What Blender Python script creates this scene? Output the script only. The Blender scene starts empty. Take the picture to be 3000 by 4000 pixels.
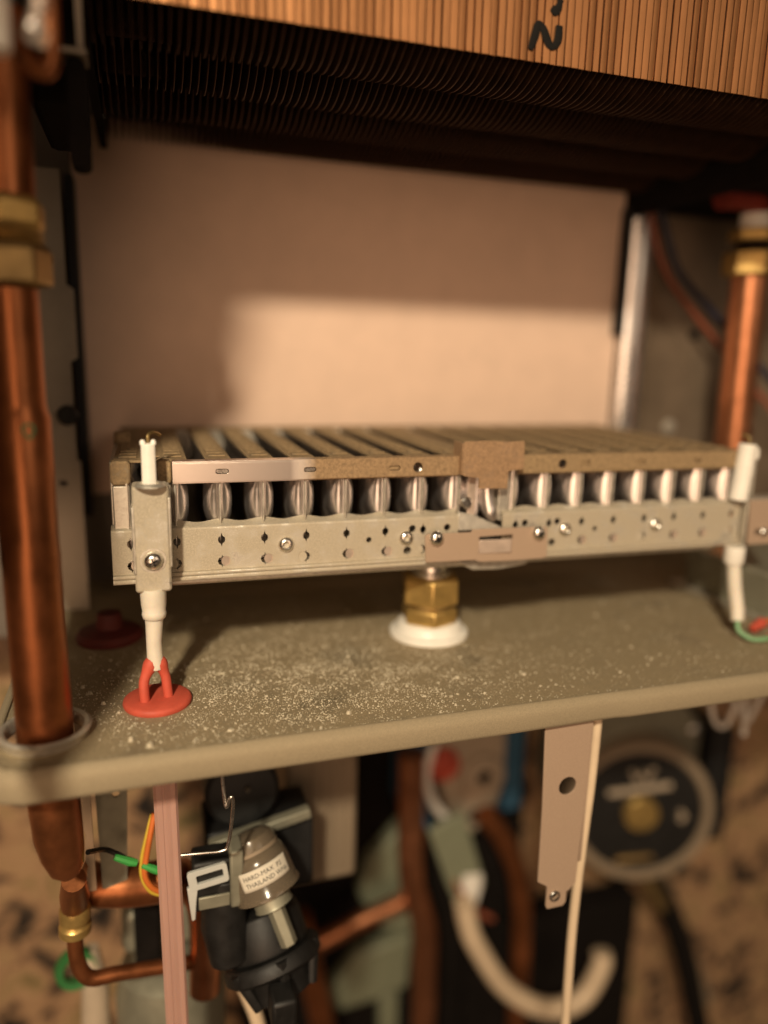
import bpy, bmesh, math, random
from mathutils import Vector, Matrix
random.seed(7)
S = bpy.context.scene
COL = S.collection
MM = 0.001

# ------------------------------------------------------------------ camera
def cam_rot(pitch, roll, yaw):
    return Matrix.Rotation(yaw, 3, 'Z') @ Matrix.Rotation(pitch, 3, 'X') @ Matrix.Rotation(roll, 3, 'Y')
cd = bpy.data.cameras.new('camera'); cam = bpy.data.objects.new('camera', cd); COL.objects.link(cam)
m3 = cam_rot(-0.20988, -0.02506, -0.3139)
r_, f_, u_ = m3.col[0], m3.col[1], m3.col[2]
mw = Matrix((( r_.x, u_.x, -f_.x, .00659), (r_.y, u_.y, -f_.y, -.2729), (r_.z, u_.z, -f_.z, .08307), (0, 0, 0, 1)))
cam.matrix_world = mw
cd.sensor_fit = 'VERTICAL'; cd.sensor_height = 36; cd.sensor_width = 27; cd.lens = 36 * 2897.88 / 4000
cd.clip_start = .01; cd.clip_end = 20
cd.dof.use_dof = True; cd.dof.focus_distance = .272; cd.dof.aperture_fstop = 2.3
S.camera = cam

# ------------------------------------------------------------------ light
w = bpy.data.worlds.new('World'); S.world = w; w.use_nodes = True
bg = w.node_tree.nodes['Background']; bg.inputs[0].default_value = (1, .64, .38, 1); bg.inputs[1].default_value = .055
def area(name, loc, target, size, power, col, shape='DISK'):
    l = bpy.data.lights.new(name, 'AREA'); l.shape = shape; l.size = size; l.energy = power; l.color = col
    o = bpy.data.objects.new(name, l); COL.objects.link(o); o.location = loc
    o.rotation_euler = (Vector(target) - Vector(loc)).to_track_quat('-Z', 'Y').to_euler(); return o
area('room_lamp', (-.25, -.74, .53), (.10, .05, .04), .06, 10.5, (1, .83, .59))
area('right_fill', (.80, -1.25, .55), (.1, 0, 0), .8, 2.6, (1, .74, .52))  # added soft fill from front right, mainly for the metals to reflect
area('left_fill', (-.32, -1.10, .0), (.1, .05, .02), .75, 5.0, (1, .63, .39))  # added low fill from front left; lifts the board and the steel reflections
S.view_settings.view_transform = 'Standard'; S.view_settings.look = 'None'
S.view_settings.exposure = 0; S.view_settings.gamma = 1

# ------------------------------------------------------------------ materials
def nodes(name):
    m = bpy.data.materials.new(name); m.use_nodes = True
    nt = m.node_tree; b = nt.nodes['Principled BSDF']; return m, nt, b
def mat(name, col, metal=0., rough=.5, var=.18, scale=120., bump=0., bscale=None, rvar=.08, trans=0., sss=0., stretch=(1, 1, 1), col2=None, spec=.5, ior=1.45):
    m, nt, b = nodes(name); L = nt.links.new
    tc = nt.nodes.new('ShaderNodeTexCoord'); mp = nt.nodes.new('ShaderNodeMapping'); L(tc.outputs['Object'], mp.inputs[0])
    mp.inputs['Scale'].default_value = stretch
    n = nt.nodes.new('ShaderNodeTexNoise'); n.inputs['Scale'].default_value = scale; n.inputs['Detail'].default_value = 6; n.inputs['Roughness'].default_value = .65
    L(mp.outputs[0], n.inputs['Vector'])
    cr = nt.nodes.new('ShaderNodeValToRGB'); cr.color_ramp.elements[0].position = .3; cr.color_ramp.elements[1].position = .7
    a = [max(0, c * (1 - var)) for c in col]; z = [min(1, c * (1 + var)) for c in col] if col2 is None else col2
    cr.color_ramp.elements[0].color = (*a, 1); cr.color_ramp.elements[1].color = (*z, 1)
    L(n.outputs[0], cr.inputs[0]); L(cr.outputs[0], b.inputs['Base Color'])
    mr = nt.nodes.new('ShaderNodeMapRange'); mr.inputs[1].default_value = .3; mr.inputs[2].default_value = .7
    mr.inputs[3].default_value = max(.03, rough - rvar); mr.inputs[4].default_value = min(1, rough + rvar)
    L(n.outputs[0], mr.inputs[0]); L(mr.outputs[0], b.inputs['Roughness'])
    b.inputs['Metallic'].default_value = metal
    b.inputs['Specular IOR Level'].default_value = spec; b.inputs['IOR'].default_value = ior
    if trans: b.inputs['Transmission Weight'].default_value = trans
    if sss:
        b.inputs['Subsurface Weight'].default_value = sss; b.inputs['Subsurface Radius'].default_value = (.004, .002, .001); b.inputs['Subsurface Scale'].default_value = 1
    if bump:
        n2 = nt.nodes.new('ShaderNodeTexNoise'); n2.inputs['Scale'].default_value = bscale or scale * 4; n2.inputs['Detail'].default_value = 5
        L(mp.outputs[0], n2.inputs['Vector'])
        bp = nt.nodes.new('ShaderNodeBump'); bp.inputs['Strength'].default_value = bump; bp.inputs['Distance'].default_value = .0004
        L(n2.outputs[0], bp.inputs['Height']); L(bp.outputs[0], b.inputs['Normal'])
    return m
def dusty(name, metalcol, dustcol, amount=.5, xfrom=None, rough=.25, scale=500, mscale=None, con=.35, bumpy=.35):
    """bright sheet metal under a film of settled brown dust; xfrom=(x0,x1): bare up to x0, dusty from x1 (a wiped stretch)"""
    m, nt, b = nodes(name); L = nt.links.new
    tc = nt.nodes.new('ShaderNodeTexCoord')
    n = nt.nodes.new('ShaderNodeTexNoise'); n.inputs['Scale'].default_value = scale; n.inputs['Detail'].default_value = 8; n.inputs['Roughness'].default_value = .7
    L(tc.outputs['Object'], n.inputs['Vector'])
    n3 = nt.nodes.new('ShaderNodeTexNoise'); n3.inputs['Scale'].default_value = mscale or scale / 6; n3.inputs['Detail'].default_value = 4
    L(tc.outputs['Object'], n3.inputs['Vector'])
    add = nt.nodes.new('ShaderNodeMath'); add.operation = 'ADD'; L(n.outputs[0], add.inputs[0]); L(n3.outputs[0], add.inputs[1])
    ramp = nt.nodes.new('ShaderNodeMapRange'); ramp.inputs[1].default_value = 1.25 - amount; ramp.inputs[2].default_value = 1.55 - amount
    L(add.outputs[0], ramp.inputs[0]); fac = ramp.outputs[0]
    if xfrom:
        sx = nt.nodes.new('ShaderNodeSeparateXYZ'); L(tc.outputs['Object'], sx.inputs[0])
        xr = nt.nodes.new('ShaderNodeMapRange'); xr.inputs[1].default_value = xfrom[0]; xr.inputs[2].default_value = xfrom[1]; L(sx.outputs[0], xr.inputs[0])
        mu = nt.nodes.new('ShaderNodeMath'); mu.operation = 'MULTIPLY'; L(fac, mu.inputs[0]); L(xr.outputs[0], mu.inputs[1]); fac = mu.outputs[0]
    cr = nt.nodes.new('ShaderNodeValToRGB'); cr.color_ramp.elements[0].color = (*[c * (1 - con) for c in dustcol], 1); cr.color_ramp.elements[1].color = (*[min(1, c * (1 + con)) for c in dustcol], 1)
    cr.color_ramp.elements[0].position = .35; cr.color_ramp.elements[1].position = .68
    L(n.outputs[0], cr.inputs[0])
    mx = nt.nodes.new('ShaderNodeMix'); mx.data_type = 'RGBA'; L(fac, mx.inputs[0]); mx.inputs[6].default_value = (*metalcol, 1); L(cr.outputs[0], mx.inputs[7])
    L(mx.outputs[2], b.inputs['Base Color'])
    for nm, a, z in (('Metallic', 1, .25), ('Roughness', rough, .8)):
        q = nt.nodes.new('ShaderNodeMapRange'); q.inputs[3].default_value = a; q.inputs[4].default_value = z; L(fac, q.inputs[0]); L(q.outputs[0], b.inputs[nm])
    bp = nt.nodes.new('ShaderNodeBump'); bp.inputs['Strength'].default_value = bumpy; bp.inputs['Distance'].default_value = .0003
    mu2 = nt.nodes.new('ShaderNodeMath'); mu2.operation = 'MULTIPLY'; L(n.outputs[0], mu2.inputs[0]); L(fac, mu2.inputs[1])
    L(mu2.outputs[0], bp.inputs['Height']); L(bp.outputs[0], b.inputs['Normal'])
    return m
def speckled(name):
    m, nt, b = nodes(name); L = nt.links.new
    tc = nt.nodes.new('ShaderNodeTexCoord')
    n = nt.nodes.new('ShaderNodeTexNoise'); n.inputs['Scale'].default_value = 34; n.inputs['Detail'].default_value = 5; n.inputs['Roughness'].default_value = .6; n.inputs['Distortion'].default_value = .6
    L(tc.outputs['Object'], n.inputs['Vector'])
    cr = nt.nodes.new('ShaderNodeValToRGB'); e = cr.color_ramp.elements
    e[0].position = .38; e[0].color = (.02, .016, .014, 1); e[1].position = .44; e[1].color = (.14, .09, .055, 1)
    for p, c in ((.47, (.34, .20, .11, 1)), (.55, (.44, .28, .155, 1)), (.62, (.27, .19, .085, 1)), (.70, (.10, .085, .045, 1))):
        q = e.new(p); q.color = c
    L(n.outputs[0], cr.inputs[0]); L(cr.outputs[0], b.inputs['Base Color']); b.inputs['Roughness'].default_value = .45
    return m

K = {}
K['galv'] = mat('galvanised_steel', (.62, .58, .50), .75, .46, .16, 400, .22, 900)
K['galv_rail'] = dusty('galvanised_rail_steel', (.66, .63, .56), (.47, .41, .31), .56, rough=.40, scale=1700, mscale=140, con=.22, bumpy=.25)
K['tray'] = dusty('dusty_tray_steel', (.40, .35, .25), (.33, .262, .16), .60, rough=.42, scale=1100, mscale=45, con=.22, bumpy=.2)
K['lip'] = dusty('dusty_lip_steel', (.40, .345, .25), (.33, .27, .175), .78, rough=.36, scale=1800, mscale=90, con=.14, bumpy=.12)
K['blade'] = mat('burner_blade_steel', (.88, .84, .82), 1, .33, .12, 90, .05, 300)
K['chrome'] = mat('bright_steel', (.80, .77, .72), 1, .27, .06, 200)
K['top_dust'] = dusty('dusty_burner_top', (.45, .38, .28), (.33, .235, .13), .74, rough=.4, scale=600, mscale=80)
K['rail_shiny'] = dusty('half_wiped_top_rail', (.88, .80, .74), (.33, .22, .12), .82, xfrom=(-.076, -.066), rough=.34, scale=700, mscale=80)
K['rail_dust'] = dusty('dusty_top_rail', (.55, .45, .34), (.33, .23, .125), .78, rough=.3, scale=700, mscale=80)
K['pilot'] = dusty('heat_tanned_steel', (.46, .32, .21), (.34, .215, .12), .60, rough=.36, scale=900, mscale=140, con=.28, bumpy=.3)
K['pilot_low'] = dusty('clean_tanned_steel', (.52, .39, .30), (.42, .305, .22), .80, rough=.40, scale=2600, mscale=200, con=.12, bumpy=.1)
K['tab'] = mat('pale_steel_tab', (.72, .58, .48), .6, .42, .06, 200)
K['copper_front'] = mat('bright_copper_fin', (.42, .20, .085), .85, .45, .30, 60, .1, 300, stretch=(1, 1, .3))
K['copper_soot'] = mat('sooty_copper_fin', (.085, .045, .027), .7, .5, .3, 140)
K['copper_pipe'] = mat('tarnished_copper', (.36, .13, .05), .85, .38, .30, 60, .06, 250, rvar=.1)
K['copper_pipe2'] = mat('clean_copper', (.52, .22, .11), .92, .34, .2, 70, .05, 250)
K['brass'] = mat('brass', (.52, .35, .12), .72, .34, .2, 120, .06)
K['brass_dull'] = mat('dull_brass', (.40, .28, .12), .9, .42, .25, 120, .08)
K['board'] = mat('fibre_board', (.74, .54, .42), 0, .9, .05, 45, .12, 500)
K['porcelain'] = mat('white_porcelain', (.86, .82, .74), 0, .28, .05, 120)
K['boot'] = mat('milky_silicone', (.70, .64, .54), 0, .42, .08, 160, .05, sss=.25)
K['tube'] = mat('pink_silicone_tube', (.44, .26, .21), 0, .45, .07, 80, .04, 300, sss=.2, stretch=(3, 3, .2))
K['red'] = mat('red_silicone', (.52, .085, .05), 0, .62, .12, 150, .08, sss=.1)
K['red_dark'] = mat('dark_red_rubber', (.20, .025, .015), 0, .6, .15, 150)
K['white_pl'] = mat('white_plastic', (.86, .83, .76), 0, .4, .05, 100)
K['cream'] = mat('cream_plastic', (.42, .34, .25), 0, .5, .08, 90)
K['beige'] = mat('beige_painted_steel', (.27, .21, .145), .1, .5, .08, 60, stretch=(4, 4, .3))
K['black'] = mat('black_plastic', (.009, .0085, .008), 0, .52, .3, 150, .08)
K['black_rub'] = mat('black_rubber', (.010, .010, .010), 0, .6, .3, 150)
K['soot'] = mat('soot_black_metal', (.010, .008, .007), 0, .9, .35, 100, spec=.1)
K['greyclip'] = mat('pale_grey_plastic', (.52, .53, .50), 0, .45, .06, 100)
K['grey'] = mat('olive_grey_casting', (.30, .29, .22), .5, .5, .15, 80, .1)
K['chassis'] = mat('grey_chassis_steel', (.34, .295, .235), .45, .5, .14, 40, .08)
K['darkplate'] = mat('dark_back_steel', (.17, .145, .12), .5, .55, .2, 50, .08)
K['steelrail'] = mat('bright_rail_steel', (.72, .71, .70), .95, .30, .10, 60, .05, stretch=(1, 1, .3))
K['green'] = mat('green_plastic', (.05, .34, .07), 0, .45, .1, 100)
K['greenwire'] = mat('green_wire_sleeve', (.20, .38, .20), 0, .5, .08, 100)
K['mint'] = mat('pale_green_plastic', (.20, .215, .145), 0, .5, .1, 60)
K['blue'] = mat('blue_plastic', (.035, .10, .17), 0, .45, .1, 100)
K['bluewire'] = mat('dark_blue_wire', (.014, .015, .032), 0, .5, .1, 100)
K['orange'] = mat('orange_wire', (.60, .15, .03), 0, .45, .1, 100)
K['rustwire'] = mat('rust_red_wire', (.22, .06, .03), 0, .5, .1, 100)
K['greendark'] = mat('dark_green_plastic', (.03, .15, .04), 0, .5, .1, 100)
K['blade_rear'] = mat('shade_darkened_steel', (.16, .13, .11), .8, .5, .2, 90)  # dark colour stands in for the shade between the blades
K['red_shade'] = mat('shaded_red_rubber', (.10, .014, .010), 0, .7, .2, 120)  # red made darker to stand in for the shade behind the pipe
K['sideplate'] = mat('stained_side_steel', (.22, .165, .115), .4, .5, .3, 14, .08, 200)
K['yellow'] = mat('yellow_wire', (.62, .45, .05), 0, .45, .1, 100)
K['ivory'] = mat('ivory_cable', (.66, .52, .36), 0, .45, .06, 100)
K['paper'] = mat('paper_label', (.64, .59, .49), 0, .6, .04, 200)
K['ink'] = mat('black_ink', (.012, .011, .010), 0, .9, .1, 100, spec=.1)
K['greenink'] = mat('green_ink', (.04, .34, .16), 0, .7, .1, 100)
K['smoke'] = mat('smoky_clear_plastic', (.30, .24, .17), 0, .16, .06, 100, trans=.6)
K['grit'] = mat('pale_grit', (.52, .455, .34), 0, .7, .35, 700)
K['speck'] = speckled('speckled_stone')

# ------------------------------------------------------------------ geometry helper (millimetres)
ORG = {}
class G:
    def __init__(s): s.v = []; s.f = []; s.mi = []; s.cur = 0
    def add(s, v, f):
        o = len(s.v); s.v += [tuple(p) for p in v]; s.f += [tuple(i + o for i in q) for q in f]; s.mi += [s.cur] * len(f); return s
    def box(s, x0, x1, y0, y1, z0, z1):
        v = [(x, y, z) for z in (z0, z1) for y in (y0, y1) for x in (x0, x1)]
        return s.add(v, [(0, 2, 3, 1), (4, 5, 7, 6), (0, 1, 5, 4), (2, 6, 7, 3), (0, 4, 6, 2), (1, 3, 7, 5)])
    def tube(s, pts, r, n=12, cap=True, flat=None):
        pts = [Vector(p) for p in pts]; R = r if isinstance(r, (list, tuple)) else [r] * len(pts)
        t0 = (pts[1] - pts[0]).normalized(); up = Vector((0, 1, 0)) if abs(t0.y) < .9 else Vector((1, 0, 0))
        nrm = (up - t0 * up.dot(t0)).normalized(); v = []; f = []
        for i, p in enumerate(pts):
            t = ((pts[i + 1] - p).normalized() if i < len(pts) - 1 else Vector()) + ((p - pts[i - 1]).normalized() if i else Vector())
            t.normalize(); nrm = (nrm - t * nrm.dot(t)).normalized(); b = t.cross(nrm)
            for k in range(n):
                a = 2 * math.pi * k / n
                v.append(p + nrm * (R[i] * math.cos(a) * (flat or 1)) + b * (R[i] * math.sin(a)))
        for i in range(len(pts) - 1):
            for k in range(n): f.append((i * n + k, i * n + (k + 1) % n, (i + 1) * n + (k + 1) % n, (i + 1) * n + k))
        if cap: f.append(tuple(range(n))[::-1]); f.append(tuple((len(pts) - 1) * n + k for k in range(n)))
        return s.add(v, f)
    def lathe(s, o, ax, prof, n=32, rot=0, cap=True):
        o = Vector(o); ax = Vector(ax).normalized(); up = Vector((1, 0, 0)) if abs(ax.x) < .9 else Vector((0, 1, 0))
        a1 = (up - ax * up.dot(ax)).normalized(); a2 = ax.cross(a1); v = []; f = []
        for r, h in prof:
            for k in range(n):
                a = rot + 2 * math.pi * k / n; v.append(o + ax * h + (a1 * math.cos(a) + a2 * math.sin(a)) * max(r, .01))
        for i in range(len(prof) - 1):
            for k in range(n): f.append((i * n + k, i * n + (k + 1) % n, (i + 1) * n + (k + 1) % n, (i + 1) * n + k))
        if cap: f.append(tuple(range(n))[::-1]); f.append(tuple((len(prof) - 1) * n + k for k in range(n)))
        return s.add(v, f)
    def ring(s, o, ax, prof, n=32):           # closed profile turned round an axis (washers, collars, rivets)
        k0 = len(s.v); s.lathe(o, ax, list(prof) + [prof[0]], n, cap=False); return s
    def prism(s, out, fn, a, b):              # outline (u,v) extruded from a to b; fn maps (u,v,w) to xyz
        n = len(out); v = [fn(p[0], p[1], a) for p in out] + [fn(p[0], p[1], b) for p in out]
        f = [tuple(range(n))[::-1], tuple(range(n, 2 * n))] + [(i, (i + 1) % n, n + (i + 1) % n, n + i) for i in range(n)]
        return s.add(v, f)
    def plate(s, out, holes, th, fn):         # sheet with real holes; u,v in plane, w = thickness direction
        c = bpy.data.curves.new('c', 'CURVE'); c.dimensions = '2D'; c.fill_mode = 'BOTH'; c.extrude = th / 2
        for lp in [out] + holes:
            sp = c.splines.new('POLY'); sp.points.add(len(lp) - 1); sp.use_cyclic_u = True
            for q, p in zip(sp.points, lp): q.co = (p[0], p[1], 0, 1)
        o = bpy.data.objects.new('c', c); me = o.to_mesh()
        s.add([fn(*p.co) for p in me.vertices], [tuple(p.vertices) for p in me.polygons])
        o.to_mesh_clear(); bpy.data.objects.remove(o); bpy.data.curves.remove(c); return s
    def xform(s, M):
        s.v = [tuple(M @ Vector(p)) for p in s.v]; return s
    def build(s, name, mats, parent=None, bevel=0, smooth=40, origin=None, weld=True):
        me = bpy.data.meshes.new(name)
        if parent: og = ORG[parent]
        elif origin: og = Vector(origin)
        else:
            xs, ys, zs = zip(*s.v); og = Vector(((min(xs) + max(xs)) / 2, (min(ys) + max(ys)) / 2, min(zs)))
        me.from_pydata([((p[0] - og.x) * MM, (p[1] - og.y) * MM, (p[2] - og.z) * MM) for p in s.v], [], s.f)
        ml = mats if isinstance(mats, (list, tuple)) else [mats]
        for q in ml: me.materials.append(K[q] if isinstance(q, str) else q)
        for p, i in zip(me.polygons, s.mi): p.material_index = i
        bm = bmesh.new(); bm.from_mesh(me)
        if weld: bmesh.ops.remove_doubles(bm, verts=bm.verts, dist=1e-7)
        bmesh.ops.recalc_face_normals(bm, faces=bm.faces); bm.to_mesh(me); bm.free()
        if smooth:
            for p in me.polygons: p.use_smooth = True
            me.set_sharp_from_angle(angle=math.radians(smooth))
        o = bpy.data.objects.new(name, me); COL.objects.link(o)
        if parent: o.parent = parent; ORG[o] = ORG[parent]
        else: o.location = og * MM; ORG[o] = og
        if bevel:
            b = o.modifiers.new('bevel', 'BEVEL'); b.width = bevel * MM; b.segments = 2; b.limit_method = 'ANGLE'; b.angle_limit = math.radians(35)
        return o
def thing(name, loc, label, cat, group=None):
    o = bpy.data.objects.new(name, None); COL.objects.link(o); o.location = Vector(loc) * MM; o.empty_display_size = .01
    ORG[o] = Vector(loc); tag(o, label, cat, group); return o
def tag(o, label, cat, group=None, kind=None):
    o['label'] = label; o['category'] = cat
    if group: o['group'] = group
    if kind: o['kind'] = kind
    return o
def circ(x, y, r, n=16, rx=None): return [(x + (rx or r) * math.cos(2 * math.pi * k / n), y + r * math.sin(2 * math.pi * k / n)) for k in range(n)]
def rrect(x0, x1, y0, y1, r, n=4):
    o = []
    for cx, cy, a in ((x1 - r, y1 - r, 0), (x0 + r, y1 - r, 90), (x0 + r, y0 + r, 180), (x1 - r, y0 + r, 270)):
        for k in range(n + 1): t = math.radians(a + 90 * k / n); o.append((cx + r * math.cos(t), cy + r * math.sin(t)))
    return o
def spline(pts, n=8):
    pts = [Vector(p) for p in pts]; P = [pts[0] * 2 - pts[1]] + pts + [pts[-1] * 2 - pts[-2]]; o = []
    for i in range(1, len(P) - 2):
        for k in range(n):
            t = k / n; a, b, c, d = P[i - 1:i + 3]
            o.append(.5 * (2 * b + (c - a) * t + (2 * a - 5 * b + 4 * c - d) * t * t + (3 * b - a - 3 * c + d) * t ** 3))
    o.append(pts[-1]); return o
FXZ = lambda y: (lambda u, v, w: (u, y + w, v))        # plate standing in the xz plane
FXY = lambda z: (lambda u, v, w: (u, v, z + w))
FYZ = lambda x: (lambda u, v, w: (x + w, u, v))

# ================================================================== SETTING
o = G().box(-700, 1100, 245, 255, -900, 500).build('wall', 'speck', smooth=0); o['kind'] = 'structure'
o['label'] = 'brown speckled stone wall behind the appliance'; o['category'] = 'wall'

# ---- chassis: sheet-metal frame of the appliance
T = -43.7
ch = thing('boiler_chassis', (150, 50, -53), 'grey sheet-metal chassis with a dusty tray under the burner', 'chassis')
def rounded_tray():
    out = [(-44, 150)] + [(-44, -30), (-42.5, -39), (-38, -44.5), (-33, -46)] + [(420, -46), (420, 150)]
    return out
g = G(); g.plate(rounded_tray(), [circ(-29, -25, 12.2, 28)], 1.0, FXY(T - .5))
tray = g.build('tray', 'tray', ch, bevel=0)
g = G()
prof = [(.6, -.1), (0, .25), (-.6, .3), (-1.2, -.1), (-2.3, -.9), (-3.0, -2.0), (-3.2, -3.4), (-3.2, -8.0), (-2.7, -9.2), (-1.6, -9.7)]
path = [(-44, 150), (-44, -30), (-42.5, -39), (-38, -44.5), (-33, -46), (0, -46), (60, -46), (130, -46), (170, -46), (176, -46), (182, -46), (240, -46), (420, -46)]
v = []; f = []; n = len(prof)
for i, p in enumerate(path):
    a = Vector(path[max(0, i - 1)]); b = Vector(path[min(len(path) - 1, i + 1)]); t = (b - a).normalized(); nr = Vector((t.y, -t.x))
    if nr.y > 0 or (abs(nr.y) < .3 and nr.x > 0): nr = -nr
    k = 1.0
    if 168 < p[0] < 178: k = .78
    wob = .25 * math.sin(p[0] * .05)
    for d, h in prof: v.append((p[0] - nr.x * d * k, p[1] - nr.y * d * k, T + h + wob * (h < -1)))
for i in range(len(path) - 1):
    for k in range(n - 1): f.append((i * n + k, i * n + k + 1, (i + 1) * n + k + 1, (i + 1) * n + k))
g.add(v, f); lip = g.build('rolled_lip', 'lip', tray, smooth=60)
sm = lip.modifiers.new('solid', 'SOLIDIFY'); sm.thickness = .0008; sm.offset = 0
g = G().ring((-29, -25, T), (0, 0, 1), [(11.6, -.2), (11.8, 2.4), (12.4, 3.6), (13.6, 4.0), (14.6, 3.2), (14.2, 2.6), (13.6, 1.8), (13.4, -.2)], 40)
g.build('hole_collar', 'white_pl' if 0 else 'galv', tray)
G().box(-260, 520, 150, 151.5, -72, 262).build('back_plate', 'darkplate', ch)
g = G(); g.plate([(-49.5, T + 1), (-23, T + 1), (-23, 30), (-24.5, 31), (-24.5, 76), (-21.5, 78), (-21.5, 108), (-24.5, 110), (-24.5, 158), (-49.5, 158)],
                 [circ(-31, 120, 1.6), circ(-31, 20, 1.8)], 1.2, FXZ(100)); g.build('side_flange', 'chassis', ch)
g = G().lathe((-27, 99, 52), (0, -1, 0), [(4.6, 0), (4.6, 2.5), (3.8, 3.5), (1.2, 3.6)], 20); g.build('screw', 'black', ch)
g = G().box(-24.3, -20.5, 118, 133, 0, 160); g.build('dark_strip', 'black_rub', ch)  # black strip stands in for the dark gap beside the board
g = G(); g.prism([(149, 262), (-188, 262), (-142, 165), (-140, 8), (149, 8)], FYZ(-52), -1, 1); g.build('shadow_blocker', 'chassis', ch, bevel=.6)  # out-of-view panel added to block the lamp; front edge shaped for its shadow
G().box(283, 287.4, 126, 133, 98, 171).build('dark_strip', 'black_rub', ch)  # black strip between the board and the corner rail
# right-hand corner rail and panel
g = G(); g.prism([(288, 128), (288, 136), (291, 136), (291, 131), (303, 131), (303, 127), (299, 125), (292, 125.5)], lambda u, v, w: (u, v, w), -30, 172)
g.build('corner_rail', 'steelrail', ch, bevel=.5)
g = G(); g.prism([(303.5, 138), (303.5, 141), (312, 141), (316, 146), (470, 146), (470, 143), (318, 143), (313.5, 138)], lambda u, v, w: (u, v, w), T + 1, 172)
g.build('side_plate', 'sideplate', ch, bevel=.4)
g = G().lathe((352, 143, 100), (0, -1, 0), [(3.4, 0), (3.4, 2.2), (2.2, 3)], 16); g.build('screw', 'black', ch)
g = G().lathe((340, 143, 40), (0, -1, 0), [(5, 0), (4.5, 1.5), (3, 2)], 16); g.build('screw', 'galv', ch)
# support strips hanging under the tray
def strip(name, pts, y, holes, m, par, th=1.0, **k):
    g = G(); g.plate(pts, holes, th, FXZ(y)); return g.build(name, m, par, **k)
hs = thing('hanging_strap', (159, -44.4, -137), 'tan metal strap with one large hole hanging under the tray front lip', 'strap')
strip('strap_body', [(147.5, -52.5), (168.5, -52.5), (168.0, -90), (167.0, -127), (164, -130), (163.2, -130), (163.2, -135), (162, -136.5), (154.6, -136.5), (154, -135), (154, -126), (149.5, -123), (149.0, -90)],
      -44.6, [circ(159.5, -81.7, 3.9, 20, 3.9), circ(157.6, -131, 1.5, 14)], 'pilot_low', hs, bevel=.15)
G().box(168.6, 169.6, -44.1, -38, -118, -52.5).build('strap_flange', 'pilot_low', hs, bevel=.2)
G().ring((157.6, -45.2, -131), (0, -1, 0), [(1.5, 0), (1.6, .6), (2.2, .7), (2.6, .2), (2.6, 0)], 18).build('eyelet', 'chrome', hs)
hs2 = thing('slotted_support', (-12, 10, -130), 'grey steel upright with a small hole beside the copper pipe end', 'support')
strip('upright', [(-18.6, T - 10), (-4.6, T - 10), (-8, -133), (-17.5, -133)], 12, [circ(-10.5, -91, 1.5)], 'grey', hs2)
strip('notched_edge', [(-23.5, T - 10), (-19.6, T - 10), (-19.2, -128), (-22.5, -128), (-22.4, -120), (-21.6, -117), (-22.6, -114), (-22.6, -106), (-21.8, -103), (-22.8, -100), (-22.8, -92), (-22.0, -89), (-23, -86)], 6, [], 'ivory', hs2, th=2)
# insulation board
ib = thing('insulation_board', (133, 136, 8), 'pinkish fibre insulation board standing behind the burner', 'board')
G().box(-22, 287, 134, 141, 8, 190).build('board', 'board', ib, bevel=.8)
for x, z in ((191, 84), (200, 82), (205, 78), (212, 68)):
    G().lathe((x, 133.9, z), (0, -1, 0), [(.8, -.2), (.7, .3), (.2, .5)], 8).build('pale_chip', 'grit', ib)

# ================================================================== HEAT EXCHANGER
hx = thing('heat_exchanger', (140, 57, 177), 'copper finned heat exchanger with a dark sooty underside above the burner', 'heat exchanger')
def fin_mesh(seed):
    rnd = random.Random(seed); g = G()
    ys = [-20 + 155 * i / 48 for i in range(49)]
    low = [(y, 184.2 - 7.2 * abs(math.sin(math.pi * (y + 20) / 38.75)) ** .8) for y in ys]
    out = [(-20, 262)] + low + [(135, 262)]
    g.cur = 1; g.prism(out, FYZ(0), -.17, .17)
    g.cur = 0
    tw = rnd.uniform(-.25, .25); z0 = 182.3
    v = []; f = []
    for (x, y) in ((-.12, -20.35), (2.0, -20.35 + tw * .5), (2.38, -20.2 + tw), (2.38, -19.8 + tw), (2.0, -19.95 + tw * .5), (-.12, -19.95)):
        v += [(x, y, z0), (x, y, 262)]
    for i in range(6): j = (i + 1) % 6; f.append((2 * i, 2 * j, 2 * j + 1, 2 * i + 1))
    f += [(0, 2, 4, 6, 8, 10), (11, 9, 7, 5, 3, 1)]
    g.add(v, f); return g
protos = []
X0, PF, NF = -4.0, 2.86, 101
for k in range(4):
    g = fin_mesh(k); g.v = [(x + X0 + k * PF, y, z) for x, y, z in g.v]
    protos.append(g.build('fin', ['copper_front', 'copper_soot'], hx, smooth=30))
for i in range(4, NF):
    c = protos[random.randrange(4)]; k = protos.index(c)
    d = c.copy(); COL.objects.link(d); d.parent = hx; d.location.x = (i - k) * PF * MM + random.uniform(-.05, .05) * MM; d.location.y = random.uniform(-.15, .15) * MM
for y in (-.6, 38, 77, 116): G().tube([(-12, y, 200), (296, y, 200)], 8, 16).build('water_tube', 'copper_soot', hx)
G().box(-8.5, -5.2, -15, 136, 176, 262).build('end_plate', 'soot', hx)
G().box(285.5, 289, -19, 142, 166, 262).build('end_plate', 'soot', hx)
G().box(289.2, 420, -10, 142, 172.5, 262).build('header_box', 'soot', hx, bevel=2)
g = G(); g.prism(rrect(-11.5, -5.6, 135, 165.5, 2.2), FXZ(-14), -4, 4); g.build('hanging_lug', 'soot', hx, bevel=.6)
G().box(-12.5, -5.3, -20, -8, 165.7, 167).build('ledge', 'chassis', hx)
G().box(-7.6, -6.0, -20.5, -17, 167.2, 262).build('edge_strip', 'chassis', hx)
G().box(-24, -9, -8, 60, 156, 262).build('header_box', 'soot', hx, bevel=3)
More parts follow.
